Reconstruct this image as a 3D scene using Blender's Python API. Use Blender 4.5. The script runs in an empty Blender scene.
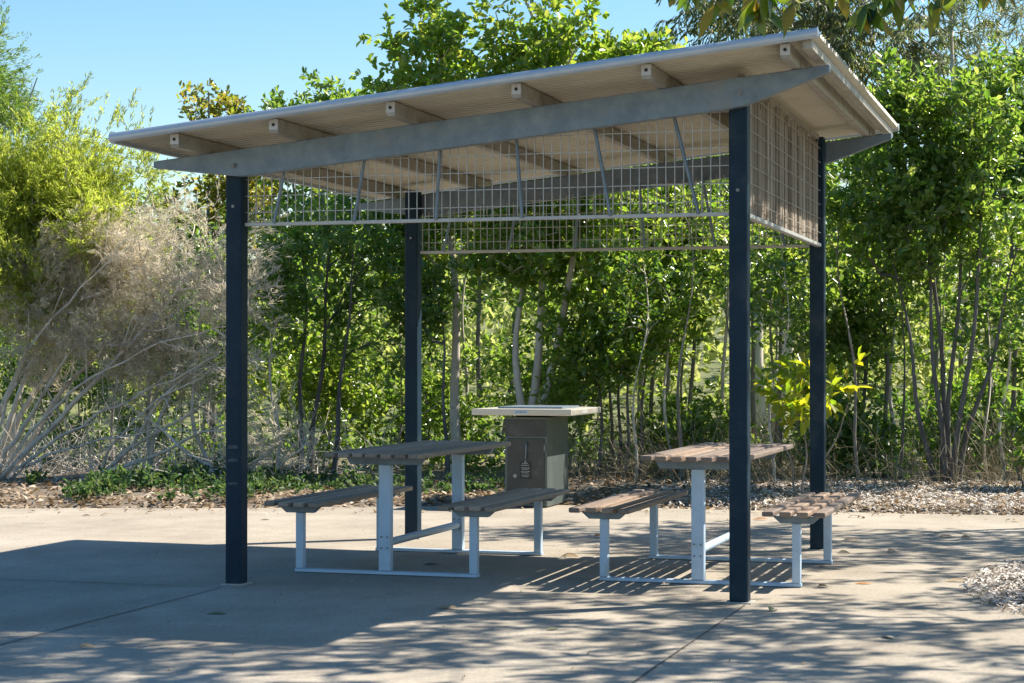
import bpy, math, random
import numpy as np
from mathutils import Vector, Matrix

S = bpy.context.scene
COL = S.collection
R = math.radians
rnd = random.Random(7)

# ------------------------------------------------------------------ materials
def new_mat(name):
    m = bpy.data.materials.new(name); m.use_nodes = True
    nt = m.node_tree; nt.nodes.clear()
    out = nt.nodes.new('ShaderNodeOutputMaterial')
    return m, nt, out

def ramp(nt, stops, fac):
    r = nt.nodes.new('ShaderNodeValToRGB')
    els = r.color_ramp.elements
    while len(els) < len(stops): els.new(0.5)
    for e, (p, c) in zip(els, stops):
        e.position = p; e.color = (*c, 1)
    nt.links.new(fac, r.inputs[0]); return r.outputs[0]

def noise(nt, scale, detail=4, rough=.6, vec=None, stretch=None):
    n = nt.nodes.new('ShaderNodeTexNoise')
    n.inputs['Scale'].default_value = scale; n.inputs['Detail'].default_value = detail
    n.inputs['Roughness'].default_value = rough
    tc = nt.nodes.new('ShaderNodeTexCoord')
    v = tc.outputs['Object']
    if stretch:
        mp = nt.nodes.new('ShaderNodeMapping'); mp.inputs['Scale'].default_value = stretch
        nt.links.new(v, mp.inputs[0]); v = mp.outputs[0]
    nt.links.new(v, n.inputs['Vector']); return n.outputs['Fac']

def mixc(nt, a, b, fac, mode='MIX'):
    m = nt.nodes.new('ShaderNodeMix'); m.data_type = 'RGBA'; m.blend_type = mode
    for sock, v in ((m.inputs['A'] if False else m.inputs[6], a), (m.inputs[7], b)):
        if isinstance(v, tuple): sock.default_value = (*v, 1)
        else: nt.links.new(v, sock)
    if isinstance(fac, (int, float)): m.inputs[0].default_value = fac
    else: nt.links.new(fac, m.inputs[0])
    return m.outputs[2]

def surf(name, stops, scale, rough=.6, metal=0., bump=0., bscale=None, detail=5, stretch=None, spec=.5, dirt=None):
    m, nt, out = new_mat(name)
    b = nt.nodes.new('ShaderNodeBsdfPrincipled')
    c = ramp(nt, stops, noise(nt, scale, detail, .65, stretch=stretch))
    if dirt:
        dcol, dscale, lo, hi = dirt
        f = ramp(nt, [(lo, (0, 0, 0)), (hi, (1, 1, 1))], noise(nt, dscale, 6, .7))
        c = mixc(nt, c, dcol, f)
    nt.links.new(c, b.inputs['Base Color'])
    b.inputs['Roughness'].default_value = rough; b.inputs['Metallic'].default_value = metal
    b.inputs['Specular IOR Level'].default_value = spec
    if bump:
        bp = nt.nodes.new('ShaderNodeBump'); bp.inputs['Strength'].default_value = bump
        bp.inputs['Distance'].default_value = .01
        nt.links.new(noise(nt, bscale or scale * 8, 4, .6, stretch=stretch), bp.inputs['Height'])
        nt.links.new(bp.outputs[0], b.inputs['Normal'])
    nt.links.new(b.outputs[0], out.inputs[0]); return m

def island(name, stops, rough=.7, spec=.3, trans=None, tfac=.4, metal=0., grain=None):
    """colour that differs from piece to piece (leaf, chip, slat) within one mesh"""
    m, nt, out = new_mat(name)
    g = nt.nodes.new('ShaderNodeNewGeometry')
    c = ramp(nt, stops, g.outputs['Random Per Island'])
    if grain:
        f = noise(nt, grain[0], 5, .7, stretch=grain[1])
        c = mixc(nt, c, ramp(nt, [(.3, (grain[2],) * 3), (.7, (1.25,) * 3)], f), 1., 'MULTIPLY')
    b = nt.nodes.new('ShaderNodeBsdfPrincipled')
    nt.links.new(c, b.inputs['Base Color'])
    b.inputs['Roughness'].default_value = rough; b.inputs['Specular IOR Level'].default_value = spec
    b.inputs['Metallic'].default_value = metal
    o = b.outputs[0]
    if trans:
        t = nt.nodes.new('ShaderNodeBsdfTranslucent')
        nt.links.new(ramp(nt, trans, g.outputs['Random Per Island']), t.inputs[0])
        mx = nt.nodes.new('ShaderNodeMixShader'); mx.inputs[0].default_value = tfac
        nt.links.new(o, mx.inputs[1]); nt.links.new(t.outputs[0], mx.inputs[2]); o = mx.outputs[0]
    nt.links.new(o, out.inputs[0]); return m

M = {}
M['post'] = surf('navy paint', [(.3, (.006, .021, .038)), (.7, (.011, .032, .052))], 6, .55, spec=.2, bump=.05, bscale=60, dirt=((.045, .058, .066), 3.0, .54, .78))
M['galv'] = surf('galvanised steel', [(.25, (.12, .165, .205)), (.5, (.17, .22, .262)), (.75, (.235, .29, .325))], 9, .5, .35, bump=.04, detail=7, dirt=((.22, .22, .21), 2.5, .56, .8))
M['galv_light'] = surf('pale galvanised steel', [(.25, (.38, .50, .62)), (.75, (.50, .61, .72))], 11, .5, .25, bump=.03, detail=7, dirt=((.33, .33, .31), 4, .58, .78))
M['wire'] = surf('galvanised wire', [(.3, (.38, .38, .36)), (.7, (.48, .48, .46))], 20, .5, .3)
M['purlin'] = surf('dusty galvanised purlin', [(.3, (.29, .275, .235)), (.7, (.40, .38, .33))], 8, .6, .2, dirt=((.24, .20, .16), 5, .5, .75))
M['roof'] = surf('cream corrugated steel', [(.3, (.50, .46, .35)), (.7, (.58, .54, .43))], 3, .5, .0, dirt=((.36, .31, .24), 1.6, .55, .8))
M['cap'] = surf('pale zinc capping', [(.3, (.36, .43, .49)), (.7, (.46, .52, .57))], 5, .45, .3)
M['endcap'] = surf('grey purlin cap', [(.3, (.44, .45, .45)), (.7, (.54, .55, .55))], 12, .5)
M['black'] = surf('black hole', [(.3, (.008, .008, .008)), (.7, (.015, .015, .015))], 10, .6)
M['bolt'] = surf('dull bolt steel', [(.3, (.14, .15, .16)), (.7, (.24, .25, .26))], 30, .5, .6)
M['slat'] = island('weathered hardwood', [(0, (.15, .115, .095)), (.4, (.23, .175, .14)), (.75, (.31, .22, .16)), (1, (.38, .265, .18))], .62, .4, grain=(14, (10, .5, 10), .55))
M['slat_shade'] = island('shade toned hardwood', [(0, (.20, .16, .125)), (.5, (.31, .25, .195)), (1, (.40, .325, .26))], .62, .4, grain=(14, (10, .5, 10), .6))  # copy of the slat wood for the shaded table, shade put into its greyer colour
M['screen'] = island('brush screen slats', [(0, (.17, .13, .092)), (.4, (.27, .215, .16)), (.7, (.33, .27, .21)), (1, (.44, .38, .31))], .8, .2, grain=(6, (3, 3, .6), .6))
M['bbq'] = surf('dark green grey steel', [(.3, (.075, .092, .086)), (.7, (.12, .14, .132))], 5, .42, .15, stretch=(1, 1, .3), dirt=((.22, .24, .23), 4, .60, .8))
M['bbq_door'] = surf('black powder coated door', [(.3, (.022, .025, .024)), (.7, (.042, .045, .042))], 6, .38, dirt=((.10, .10, .095), 5, .58, .8))
M['bench'] = surf('brushed stainless bench', [(.3, (.50, .45, .37)), (.7, (.62, .57, .49))], 30, .4, .3, stretch=(.1, 1, 4))
M['white'] = surf('white print', [(.3, (.30, .30, .29)), (.7, (.42, .42, .40))], 20, .6)
M['sign'] = surf('black plate', [(.3, (.012, .012, .012)), (.7, (.02, .02, .02))], 20, .5)

# concrete: broom-finished slab with stains, aggregate specks and a worn surface
m, nt, out = new_mat('concrete')
b = nt.nodes.new('ShaderNodeBsdfPrincipled')
c = ramp(nt, [(.25, (.315, .27, .21)), (.5, (.385, .335, .265)), (.75, (.45, .395, .32))], noise(nt, .8, 8, .62))
c = mixc(nt, c, ramp(nt, [(.38, (.80, .80, .80)), (.6, (1.05, 1.05, 1.05))], noise(nt, 42, 3, .7)), .9, 'MULTIPLY')
c = mixc(nt, c, ramp(nt, [(.40, (.72, .71, .70)), (.62, (1, 1, 1))], noise(nt, 1.1, 10, .74, stretch=(1, .7, 1))), .8, 'MULTIPLY')
c = mixc(nt, c, ramp(nt, [(.66, (1, 1, 1)), (.74, (.55, .53, .5))], noise(nt, 3.1, 7, .7)), .6, 'MULTIPLY')
nt.links.new(c, b.inputs['Base Color']); b.inputs['Roughness'].default_value = .85
b.inputs['Specular IOR Level'].default_value = .25
bp = nt.nodes.new('ShaderNodeBump'); bp.inputs['Strength'].default_value = .25; bp.inputs['Distance'].default_value = .004
nt.links.new(noise(nt, 70, 5, .7), bp.inputs['Height']); nt.links.new(bp.outputs[0], b.inputs['Normal'])
nt.links.new(b.outputs[0], out.inputs[0]); M['concrete'] = m
M['scuff'] = surf('scuffed paint', [(.3, (.030, .048, .060)), (.7, (.085, .10, .11))], 30, .7)
M['grout'] = surf('pale grout', [(.3, (.30, .28, .24)), (.7, (.46, .43, .37))], 14, .9)
M['joint'] = surf('dark joint grit', [(.3, (.06, .054, .046)), (.7, (.14, .125, .105))], 12, .9)

# ground: leaf litter and soil near, dry grass beyond
m, nt, out = new_mat('forest floor')
b = nt.nodes.new('ShaderNodeBsdfPrincipled')
c = ramp(nt, [(.3, (.075, .058, .040)), (.5, (.14, .11, .078)), (.7, (.22, .18, .13))], noise(nt, 9, 8, .7))
g = ramp(nt, [(.3, (.075, .10, .028)), (.7, (.17, .17, .065))], noise(nt, 1.2, 6, .6))
sx = nt.nodes.new('ShaderNodeSeparateXYZ'); tc = nt.nodes.new('ShaderNodeTexCoord'); nt.links.new(tc.outputs['Object'], sx.inputs[0])
mr = nt.nodes.new('ShaderNodeMapRange'); mr.inputs[1].default_value = 10; mr.inputs[2].default_value = 18
nt.links.new(sx.outputs[1], mr.inputs[0])
nt.links.new(mixc(nt, c, g, mr.outputs[0]), b.inputs['Base Color']); b.inputs['Roughness'].default_value = .95
nt.links.new(b.outputs[0], out.inputs[0]); M['ground'] = m

M['chips'] = island('bark chips', [(0, (.16, .12, .09)), (.25, (.40, .34, .28)), (.6, (.58, .53, .47)), (1, (.72, .68, .62))], .9, .2)
M['litter'] = island('dry fallen leaves', [(0, (.13, .09, .06)), (.4, (.30, .215, .14)), (.75, (.44, .34, .23)), (1, (.56, .48, .37))], .8, .25, [(0, (.25, .15, .06)), (1, (.4, .28, .14))], .2)
M['bark'] = surf('grey bark', [(.3, (.16, .14, .12)), (.7, (.32, .29, .25))], 7, .9, bump=.5, bscale=30, stretch=(1, 1, .35))
M['bark_pale'] = surf('pale bark', [(.3, (.46, .41, .34)), (.7, (.66, .60, .51))], 6, .85, bump=.4, bscale=25, stretch=(1, 1, .5), dirt=((.15, .12, .095), 9, .6, .75))
M['bark_dark'] = surf('dark bark', [(.3, (.07, .066, .062)), (.7, (.16, .152, .143))], 8, .9, bump=.5, bscale=30, stretch=(1, 1, .35))
M['twig'] = surf('bleached dead wood', [(.3, (.54, .485, .41)), (.7, (.72, .665, .585))], 6, .85)
M['stem_pale'] = surf('weathered stem', [(.3, (.42, .38, .32)), (.7, (.66, .60, .52))], 5, .85, bump=.3, bscale=30, dirt=((.16, .14, .12), 7, .55, .75))
M['dead_leaf'] = island('dried grey foliage', [(0, (.47, .42, .32)), (.5, (.65, .59, .48)), (1, (.76, .70, .60))], .8, .2, [(0, (.70, .60, .42)), (1, (.86, .78, .60))], .48)
M['twig_brown'] = surf('brown twig', [(.3, (.17, .13, .10)), (.7, (.30, .245, .19))], 6, .85)
M['dry'] = island('dry stalks', [(0, (.20, .155, .10)), (.5, (.36, .30, .20)), (1, (.50, .44, .31))], .8, .3, [(0, (.3, .25, .1)), (1, (.45, .4, .2))], .25)

def leafm(name, cols, tcols, tf=.42, rough=.27, spec=.75):
    n = len(cols)
    return island(name, [(i / (n - 1), c) for i, c in enumerate(cols)], rough, spec,
                  [(i / (len(tcols) - 1), c) for i, c in enumerate(tcols)], tf)
M['lf_mid'] = leafm('mid green leaf', [(.058, .115, .028), (.095, .160, .040), (.14, .185, .065)], [(.18, .36, .03), (.34, .53, .05), (.56, .66, .11)], .48)
M['lf_bright'] = leafm('bright green leaf', [(.070, .130, .024), (.110, .170, .034), (.16, .195, .055)], [(.24, .45, .03), (.44, .63, .05), (.68, .74, .11)], .5)
M['lf_dark'] = leafm('dark green leaf', [(.040, .090, .030), (.072, .125, .040), (.105, .15, .055)], [(.14, .32, .03), (.26, .46, .04), (.44, .56, .08)], .46)
M['lf_olive'] = leafm('olive leaf', [(.06, .085, .02), (.10, .11, .028), (.14, .12, .03)], [(.3, .42, .03), (.5, .5, .05), (.6, .45, .06)], .5)
M['lf_gum'] = leafm('grey green gum leaf', [(.055, .08, .036), (.09, .11, .055), (.14, .13, .065)], [(.20, .30, .07), (.34, .42, .11), (.46, .40, .13)], .4, .42)
M['lf_wattle'] = leafm('yellow green feathery leaf', [(.10, .12, .03), (.14, .155, .04), (.19, .19, .08)], [(.52, .68, .05), (.72, .82, .09), (.82, .84, .22)], .58, .5, .3)
M['lf_yellow'] = leafm('yellow young leaf', [(.10, .16, .016), (.17, .2, .02), (.24, .22, .02)], [(.34, .56, .02), (.62, .72, .02), (.85, .74, .03)], .5)
M['lf_weed'] = leafm('weed leaf', [(.024, .056, .026), (.045, .085, .03), (.09, .12, .05)], [(.08, .2, .05), (.16, .3, .06), (.3, .4, .1)], .34, .5, .3)
M['lf_near'] = leafm('hanging leaf', [(.022, .045, .012), (.04, .07, .015), (.06, .09, .02), (.06, .08, .02)], [(.09, .22, .01), (.18, .34, .012), (.34, .44, .02), (.7, .4, .02)], .45)
M['lf_far'] = leafm('far foliage', [(.09, .12, .035), (.13, .15, .05), (.18, .17, .075)], [(.46, .58, .10), (.60, .68, .16), (.70, .70, .26)], .52, .6, .2)  # distance haze is put into the colour, paler than the nearer leaves

# ------------------------------------------------------------------ mesh helpers
class MB:
    def __init__(s): s.v = []; s.f = []
    def add(s, v, f):
        n = len(s.v); s.v += [tuple(p) for p in v]; s.f += [tuple(i + n for i in q) for q in f]
    def box(s, c, d, rz=0, top=1.0):
        x, y, z = (k / 2 for k in d); cr, sr = math.cos(rz), math.sin(rz); v = []
        for dz in (-z, z):
            t = top if dz > 0 else 1
            for dx, dy in ((-x, -y), (x, -y), (x, y), (-x, y)):
                dx *= t; dy *= t
                v.append((c[0] + dx * cr - dy * sr, c[1] + dx * sr + dy * cr, c[2] + dz))
        s.add(v, [(3, 2, 1, 0), (4, 5, 6, 7), (0, 1, 5, 4), (1, 2, 6, 5), (2, 3, 7, 6), (3, 0, 4, 7)])
    def prism_y(s, poly, y0, y1):            # polygon in x-z, extruded along y
        n = len(poly)
        v = [(x, y0, z) for x, z in poly] + [(x, y1, z) for x, z in poly]
        s.add(v, [tuple(range(n)), tuple(range(2 * n - 1, n - 1, -1))] + [((i + 1) % n, i, n + i, n + (i + 1) % n) for i in range(n)])
    def prism_z(s, poly, z0, z1):
        n = len(poly)
        v = [(x, y, z0) for x, y in poly] + [(x, y, z1) for x, y in poly]
        s.add(v, [tuple(range(n))[::-1], tuple(range(n, 2 * n))] + [(i, (i + 1) % n, n + (i + 1) % n, n + i) for i in range(n)])
    def tube(s, pts, r, n=8, r1=None, caps=True):
        pts = [Vector(p) for p in pts]; base = len(s.v); k = len(pts)
        for i, p in enumerate(pts):
            t = (pts[min(i + 1, k - 1)] - pts[max(i - 1, 0)]).normalized()
            a = Vector((0, 0, 1)) if abs(t.z) < .9 else Vector((1, 0, 0))
            u = t.cross(a).normalized(); w = t.cross(u)
            rr = r + ((r1 if r1 is not None else r) - r) * i / max(1, k - 1)
            for j in range(n):
                an = 2 * math.pi * (j + .5) / n
                s.v.append(tuple(p + u * math.cos(an) * rr + w * math.sin(an) * rr))
        for i in range(k - 1):
            for j in range(n):
                a = base + i * n + j; b_ = base + i * n + (j + 1) % n
                s.f.append((a, b_, b_ + n, a + n))
        if caps:
            s.f.append(tuple(base + j for j in range(n))[::-1]); s.f.append(tuple(base + (k - 1) * n + j for j in range(n)))
    def disc_y(s, x, y, z, r, t, n=12):      # a short cylinder lying along y
        s.tube([(x, y, z), (x, y + t, z)], r, n)
    def mesh(s, name):
        me = bpy.data.meshes.new(name); me.from_pydata(s.v, [], s.f); me.update(); return me
    def build(s, name, mat, parent=None, bevel=0, smooth=False):
        o = link(name, s.mesh(name), mat, parent)
        import bmesh
        bm = bmesh.new(); bm.from_mesh(o.data); bmesh.ops.recalc_face_normals(bm, faces=bm.faces); bm.to_mesh(o.data); bm.free()
        if bevel:
            bv = o.modifiers.new('bevel', 'BEVEL'); bv.width = bevel; bv.segments = 2; bv.limit_method = 'ANGLE'; bv.angle_limit = R(40)
        if smooth: o.data.polygons.foreach_set('use_smooth', [True] * len(o.data.polygons))
        return o

def link(name, me, mat=None, parent=None):
    o = bpy.data.objects.new(name, me); COL.objects.link(o)
    if mat is not None and not me.materials: me.materials.append(mat)
    if parent is not None:
        o.parent = parent
        if parent.type == 'EMPTY': o.matrix_parent_inverse = Matrix.Translation(-parent.location)   # meshes are in world metres
    return o

def thing(name, label, cat, loc, group=None):
    o = bpy.data.objects.new(name, None); COL.objects.link(o); o.location = loc
    o.empty_display_size = .2
    o['label'] = label; o['category'] = cat
    if group: o['group'] = group
    return o

def np_mesh(name, v, faces_quads=None, faces_tris=None):
    """fast mesh from arrays"""
    me = bpy.data.meshes.new(name)
    parts = []
    nq = 0 if faces_quads is None else len(faces_quads); ntr = 0 if faces_tris is None else len(faces_tris)
    loops = np.concatenate([a.ravel() for a in (faces_quads, faces_tris) if a is not None]).astype(np.int32)
    starts = np.concatenate([np.arange(nq) * 4, nq * 4 + np.arange(ntr) * 3]).astype(np.int32)
    me.vertices.add(len(v)); me.vertices.foreach_set('co', np.asarray(v, np.float32).ravel())
    me.loops.add(len(loops)); me.loops.foreach_set('vertex_index', loops)
    me.polygons.add(nq + ntr); me.polygons.foreach_set('loop_start', starts)
    me.update(calc_edges=True); me.validate()
    return me

# ------------------------------------------------------------------ world, sun, camera
SUNV = Vector((.693, .544, 1)).normalized()
w = bpy.data.worlds.new('World'); S.world = w; w.use_nodes = True
nt = w.node_tree; nt.nodes.clear()
sky = nt.nodes.new('ShaderNodeTexSky'); sky.sky_type = 'NISHITA'; sky.sun_disc = False
sky.sun_elevation = math.asin(SUNV.z); sky.sun_rotation = math.atan2(SUNV.x, SUNV.y)
sky.air_density = 1.15; sky.dust_density = .45; sky.ozone_density = 1.6; sky.altitude = 20
bg = nt.nodes.new('ShaderNodeBackground'); bg.inputs[1].default_value = .083
wo = nt.nodes.new('ShaderNodeOutputWorld')
hs = nt.nodes.new('ShaderNodeHueSaturation'); hs.inputs['Saturation'].default_value = 1.38
nt.links.new(sky.outputs[0], hs.inputs['Color']); nt.links.new(hs.outputs[0], bg.inputs[0]); nt.links.new(bg.outputs[0], wo.inputs[0])
sl = bpy.data.lights.new('sun', 'SUN'); sl.energy = 4.9; sl.angle = R(.53); sl.color = (1, .93, .82)
so = bpy.data.objects.new('sun', sl); COL.objects.link(so); so.location = (20, 16, 30)
so.rotation_euler = (-SUNV).to_track_quat('-Z', 'Y').to_euler()

cam = bpy.data.cameras.new('camera'); co = bpy.data.objects.new('camera', cam); COL.objects.link(co)
co.location = (4.9867, -10.7156, 1.35); co.rotation_euler = (math.pi / 2 + .0099, 0, .2942)
cam.sensor_width = 36; cam.lens = 1933.87 / 1024 * 36; cam.clip_end = 3000; cam.clip_start = .1
S.camera = co
S.view_settings.view_transform = 'Standard'; S.view_settings.look = 'None'; S.view_settings.gamma = 1
S.view_settings.exposure = 1.16
S.render.engine = 'CYCLES'
cy = S.cycles
cy.max_bounces = 10; cy.diffuse_bounces = 6; cy.glossy_bounces = 2; cy.transmission_bounces = 8; cy.transparent_max_bounces = 4
cy.caustics_reflective = False; cy.caustics_refractive = False
cy.use_adaptive_sampling = True; cy.adaptive_threshold = .01
cy.use_denoising = True
try:
    cy.denoiser = 'OPENIMAGEDENOISE'; cy.denoising_input_passes = 'RGB_ALBEDO_NORMAL'; cy.denoising_prefilter = 'ACCURATE'; cy.denoising_quality = 'HIGH'
except Exception: pass
cy.sample_clamp_indirect = 6

# ------------------------------------------------------------------ terrain
rng = np.random.default_rng(11)
_k = rng.normal(size=(9, 3)); _ph = rng.uniform(0, 6.28, 9)
def wob(p, f=1.0, seed=0):
    """cheap smooth noise, about -1..1"""
    p = np.asarray(p); acc = 0
    for i in range(6):
        acc = acc + np.sin((p @ _k[(i + seed) % 9][:p.shape[-1]]) * f * (1 + .55 * i) + _ph[(i * 2 + seed) % 9]) / (1 + .5 * i)
    return acc / 2.2
EX = [-60, -14, -6.5, -4.64, -2.9, -1.2, -.1, .97, 2.2, 4.16, 9, 60]
EY = [0, 1.5, 4.3, 4.89, 5.42, 6.1, 6.75, 6.65, 6.6, 6.72, 7.0, 8]
def sstep(a, b_, x):
    t = np.clip((x - a) / (b_ - a), 0, 1); return t * t * (3 - 2 * t)
def ground_z(x, y):
    x = np.asarray(x, float); y = np.asarray(y, float)
    d = y - np.interp(x, EX, EY)
    z = -.07 + sstep(-.02, .35, d) * .09
    z = z + sstep(.3, 2, d) * .04
    z = z + sstep(18, 75, d) * 5.0
    n = wob(np.stack([x, y], -1), 1.7) * .02 + wob(np.stack([x, y], -1), 5, 3) * .012
    return z + n * sstep(0, .6, d)
def axis(lo, hi, a, b_, st):
    mid = np.arange(a, b_, st)
    left = a - np.geomspace(st, a - lo, 26)[::-1]; right = b_ + np.geomspace(st, hi - b_, 26)
    return np.concatenate([left, mid, right])
gx = axis(-900, 900, -16, 12, .22); gy = axis(-900, 1500, 1, 22, .22)
X, Y = np.meshgrid(gx, gy); Z = ground_z(X, Y)
nx, ny = len(gx), len(gy)
idx = np.arange(nx * ny).reshape(ny, nx)
q = np.stack([idx[:-1, :-1], idx[:-1, 1:], idx[1:, 1:], idx[1:, :-1]], -1).reshape(-1, 4)
me = np_mesh('ground', np.stack([X, Y, Z], -1).reshape(-1, 3), q)
g = link('ground', me, M['ground']); g['kind'] = 'structure'
me.polygons.foreach_set('use_smooth', [True] * len(me.polygons))

# concrete slab with a slightly irregular back edge
pts = [(x, float(np.interp(x, EX, EY)) + .02 * math.sin(x * 3.1) + .012 * math.sin(x * 9)) for x in np.linspace(-14, 9, 120)]
mb = MB(); mb.prism_z([(-14, -22)] + [(9, -22)] + pts[::-1], -.12, 0)
o = mb.build('pavement', M['concrete']); o['kind'] = 'structure'
mbj = MB()
def joint(x0, y0, x1, y1, w_=.013):
    n = 40; dx, dy = x1 - x0, y1 - y0; L = math.hypot(dx, dy); nx_, ny_ = -dy / L, dx / L
    v = []; f = []
    for i in range(n + 1):
        t = i / n; ww = w_ * (.6 + .5 * rnd.random()); j = rnd.uniform(-.002, .002)
        for sgn in (-1, 1): v.append((x0 + dx * t + nx_ * (ww * sgn / 2 + j), y0 + dy * t + ny_ * (ww * sgn / 2 + j), .004))
    for i in range(n): f.append((2 * i, 2 * i + 1, 2 * i + 3, 2 * i + 2))
    mbj.add(v, f)
joint(-9, -.2, -.07, -.2); joint(-.05, -.2, 3.1, -.2, .005); joint(0, -9, 0, -.22); joint(3.12, -9, 3.12, -.09)
joint(3.12, -.07, 4.2, -.2, .005); joint(-9, 3.2, -1, 3.2, .006)
o = mbj.build('control_joint', M['joint']); o['kind'] = 'structure'

# ------------------------------------------------------------------ the shelter
L_, D_ = 3.07, 3.15
zb = lambda x: 2.56 + .1 * (x + .5)          # beam top
zs = lambda x: zb(x) + .085                    # underside of the roof sheet
sh = thing('picnic_shelter', 'open steel picnic shelter with navy posts and sloping corrugated roof', 'shelter', (L_ / 2, D_ / 2, 0))
for px, py in ((0, 0), (L_, 0), (0, D_), (L_, D_)):
    hp = zb(px) - .03 if py == 0 else zb(px) + .03
    mb = MB(); mb.box((px, py, hp / 2), (.105, .105, hp))
    p = mb.build('post', M['post'], sh, bevel=.012)
    if px == 0 and py == 0:
        for z, a_ in ((.83, .012), (.75, .010), (.61, .008)):
            mb = MB(); mb.prism_y([(-.034, z - a_), (.028, z - a_ * .7), (.036, z + a_ * .3), (.012, z + a_), (-.030, z + a_ * .8)], -.0532, -.0521); mb.build('scuff_mark', M['scuff'], p)
    mb = MB(); mb.box((px, py, .003), (.15, .145, .010)); mb.build('grout_pad', M['grout'], p, bevel=.004)
    mb = MB()
    for sx_ in (-.0,):
        mb.disc_y(px, py - .0605, 2.30 if px else 2.28, .011, .008, 6)
    mb.build('bolt', M['bolt'], p)
def beam(y0, y1):
    xl, xr = -.50, 3.585
    poly = [(xl, zb(xl)), (xl, zb(xl) - .04), (-.02, zb(-.02) - .145), (.06, zb(.06) - .162), (.14, zb(.14) - .167), (3.02, zb(3.02) - .167), (3.10, zb(3.1) - .162), (3.18, zb(3.18) - .145), (xr, zb(xr) - .04), (xr, zb(xr))]
    mb = MB(); mb.prism_y(poly, y0, y1)
    return mb.build('beam', M['galv'], sh, bevel=.004)
fb = beam(-.118, -.056)
bb = beam(D_ + .056, D_ + .118)
for (x, z) in ((.034, 2.517), (3.093, 2.832)):
    mb = MB(); mb.disc_y(x, -.121, z, .019, .004, 16); mb.disc_y(x, -.131, z, .012, .012, 6)
    mb.build('bolt', M['bolt'], fb)
mb = MB(); mb.disc_y(2.468, -.1195, 2.80, .032, .003, 20); mb.build('cover_plate', M['galv'], fb)
for x in (-.17, .458, 1.173, 1.914, 2.649, 3.403):
    mb = MB(); mb.prism_y([(x - .026, zb(x) + .001), (x + .026, zb(x) + .001), (x + .026, zs(x + .026) - .004), (x - .026, zs(x - .026) - .004)], -.49, D_ + .49)
    p = mb.build('purlin', M['purlin'], sh, bevel=.004)
    mb = MB(); mb.prism_y([(x - .0265, zs(x) - .064), (x + .0265, zs(x) - .064), (x + .0265, zs(x) - .004), (x - .0265, zs(x) - .007)], -.496, -.4905)
    e = mb.build('end_cap', M['endcap'], p)
    mb = MB(); mb.disc_y(x, -.499, zs(x) - .036, .010, .002, 10); mb.build('hole', M['black'], e)
    for yc in (-.088, D_ + .088):
        mb = MB(); mb.box((x + .0295, yc, zb(x) + .024), (.006, .05, .046)); mb.build('cleat', M['purlin'], p, bevel=.001)
# barge angle along the high edge, in two lengths
mb = MB()
for y0, y1 in ((-.53, 1.18), (1.20, D_ + .53)):
    x = 3.50; mb.prism_y([(x, zs(x) - .055), (x + .05, zs(x + .05) - .055), (x + .05, zs(x + .05) - .006), (x, zs(x) - .006)], y0, y1)
mb.build('barge_angle', M['purlin'], sh, bevel=.003)
# corrugated sheet
y0, y1, xl, xr = -.56, D_ + .56, -.54, 3.585
nper = int((y1 - y0) / .0762); ns = nper * 8 + 1
ys = np.linspace(y0, y1, ns); zc = .026 * sstep(.45, .85, np.sin((ys - y0) / .0762 * 2 * np.pi)) - .012
xs = np.linspace(xl, xr, 6)
vv = []
for lay in (0, .004):
    for x in xs: vv.append(np.stack([np.full(ns, x), ys, zs(x) + .016 + zc + lay], -1))
vv = np.concatenate(vv)
def gi(l, i, j): return (l * 6 + i) * ns + j
j = np.arange(ns - 1); Q = []
for i in range(5):
    Q.append(np.stack([gi(0, i, j + 1), gi(0, i + 1, j + 1), gi(0, i + 1, j), gi(0, i, j)], -1)); Q.append(np.stack([gi(1, i, j), gi(1, i + 1, j), gi(1, i + 1, j + 1), gi(1, i, j + 1)], -1))
for i in (0, 5): Q.append(np.stack([gi(0, i, j), gi(0, i, j + 1), gi(1, i, j + 1), gi(1, i, j)], -1))
me = np_mesh('roof_sheet', vv, np.concatenate(Q)); me.polygons.foreach_set('use_smooth', [True] * len(me.polygons))
link('roof_sheet', me, M['roof'], sh)
# rolled capping on front and back edges
for ya, sg in ((-.575, 1), (D_ + .575, -1)):
    mb = MB(); ring = []
    for k in range(12):
        an = 2 * math.pi * k / 12
        cyy, czz = .022 * math.cos(an), .024 * math.sin(an)
        ring.append((ya + (cyy if cyy * sg < 0 or czz < 0 else cyy * 2.6), .014 + czz * 1.15))
    n = len(ring); v = []; f = []
    for x in (xl - .004, xr + .004): v += [(x, y, zs(x) + z) for y, z in ring]
    f = [tuple(range(n)), tuple(range(2 * n - 1, n - 1, -1))] + [((k + 1) % n, k, n + k, n + (k + 1) % n) for k in range(n)]
    mb.add(v, f); mb.build('edge_capping', M['cap'], sh, bevel=.002)
mb = MB(); mb.prism_y([(xl - .012, zs(xl) - .016), (xl + .016, zs(xl) - .016), (xl + .016, zs(xl) + .052), (xl - .012, zs(xl) + .052)], -.55, D_ + .55)
mb.build('edge_trim', M['cap'], sh)
mb = MB()
for k, y in enumerate(np.arange(-.3, D_ + .5, .61)):
    for x in (.458, 1.914, 3.403): mb = MB(); mb.tube([(x + .0, y, zs(x) + .02), (x, y, zs(x) + .046)], .008, 6); mb.build('roof_screw', M['bolt'], sh)
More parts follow.
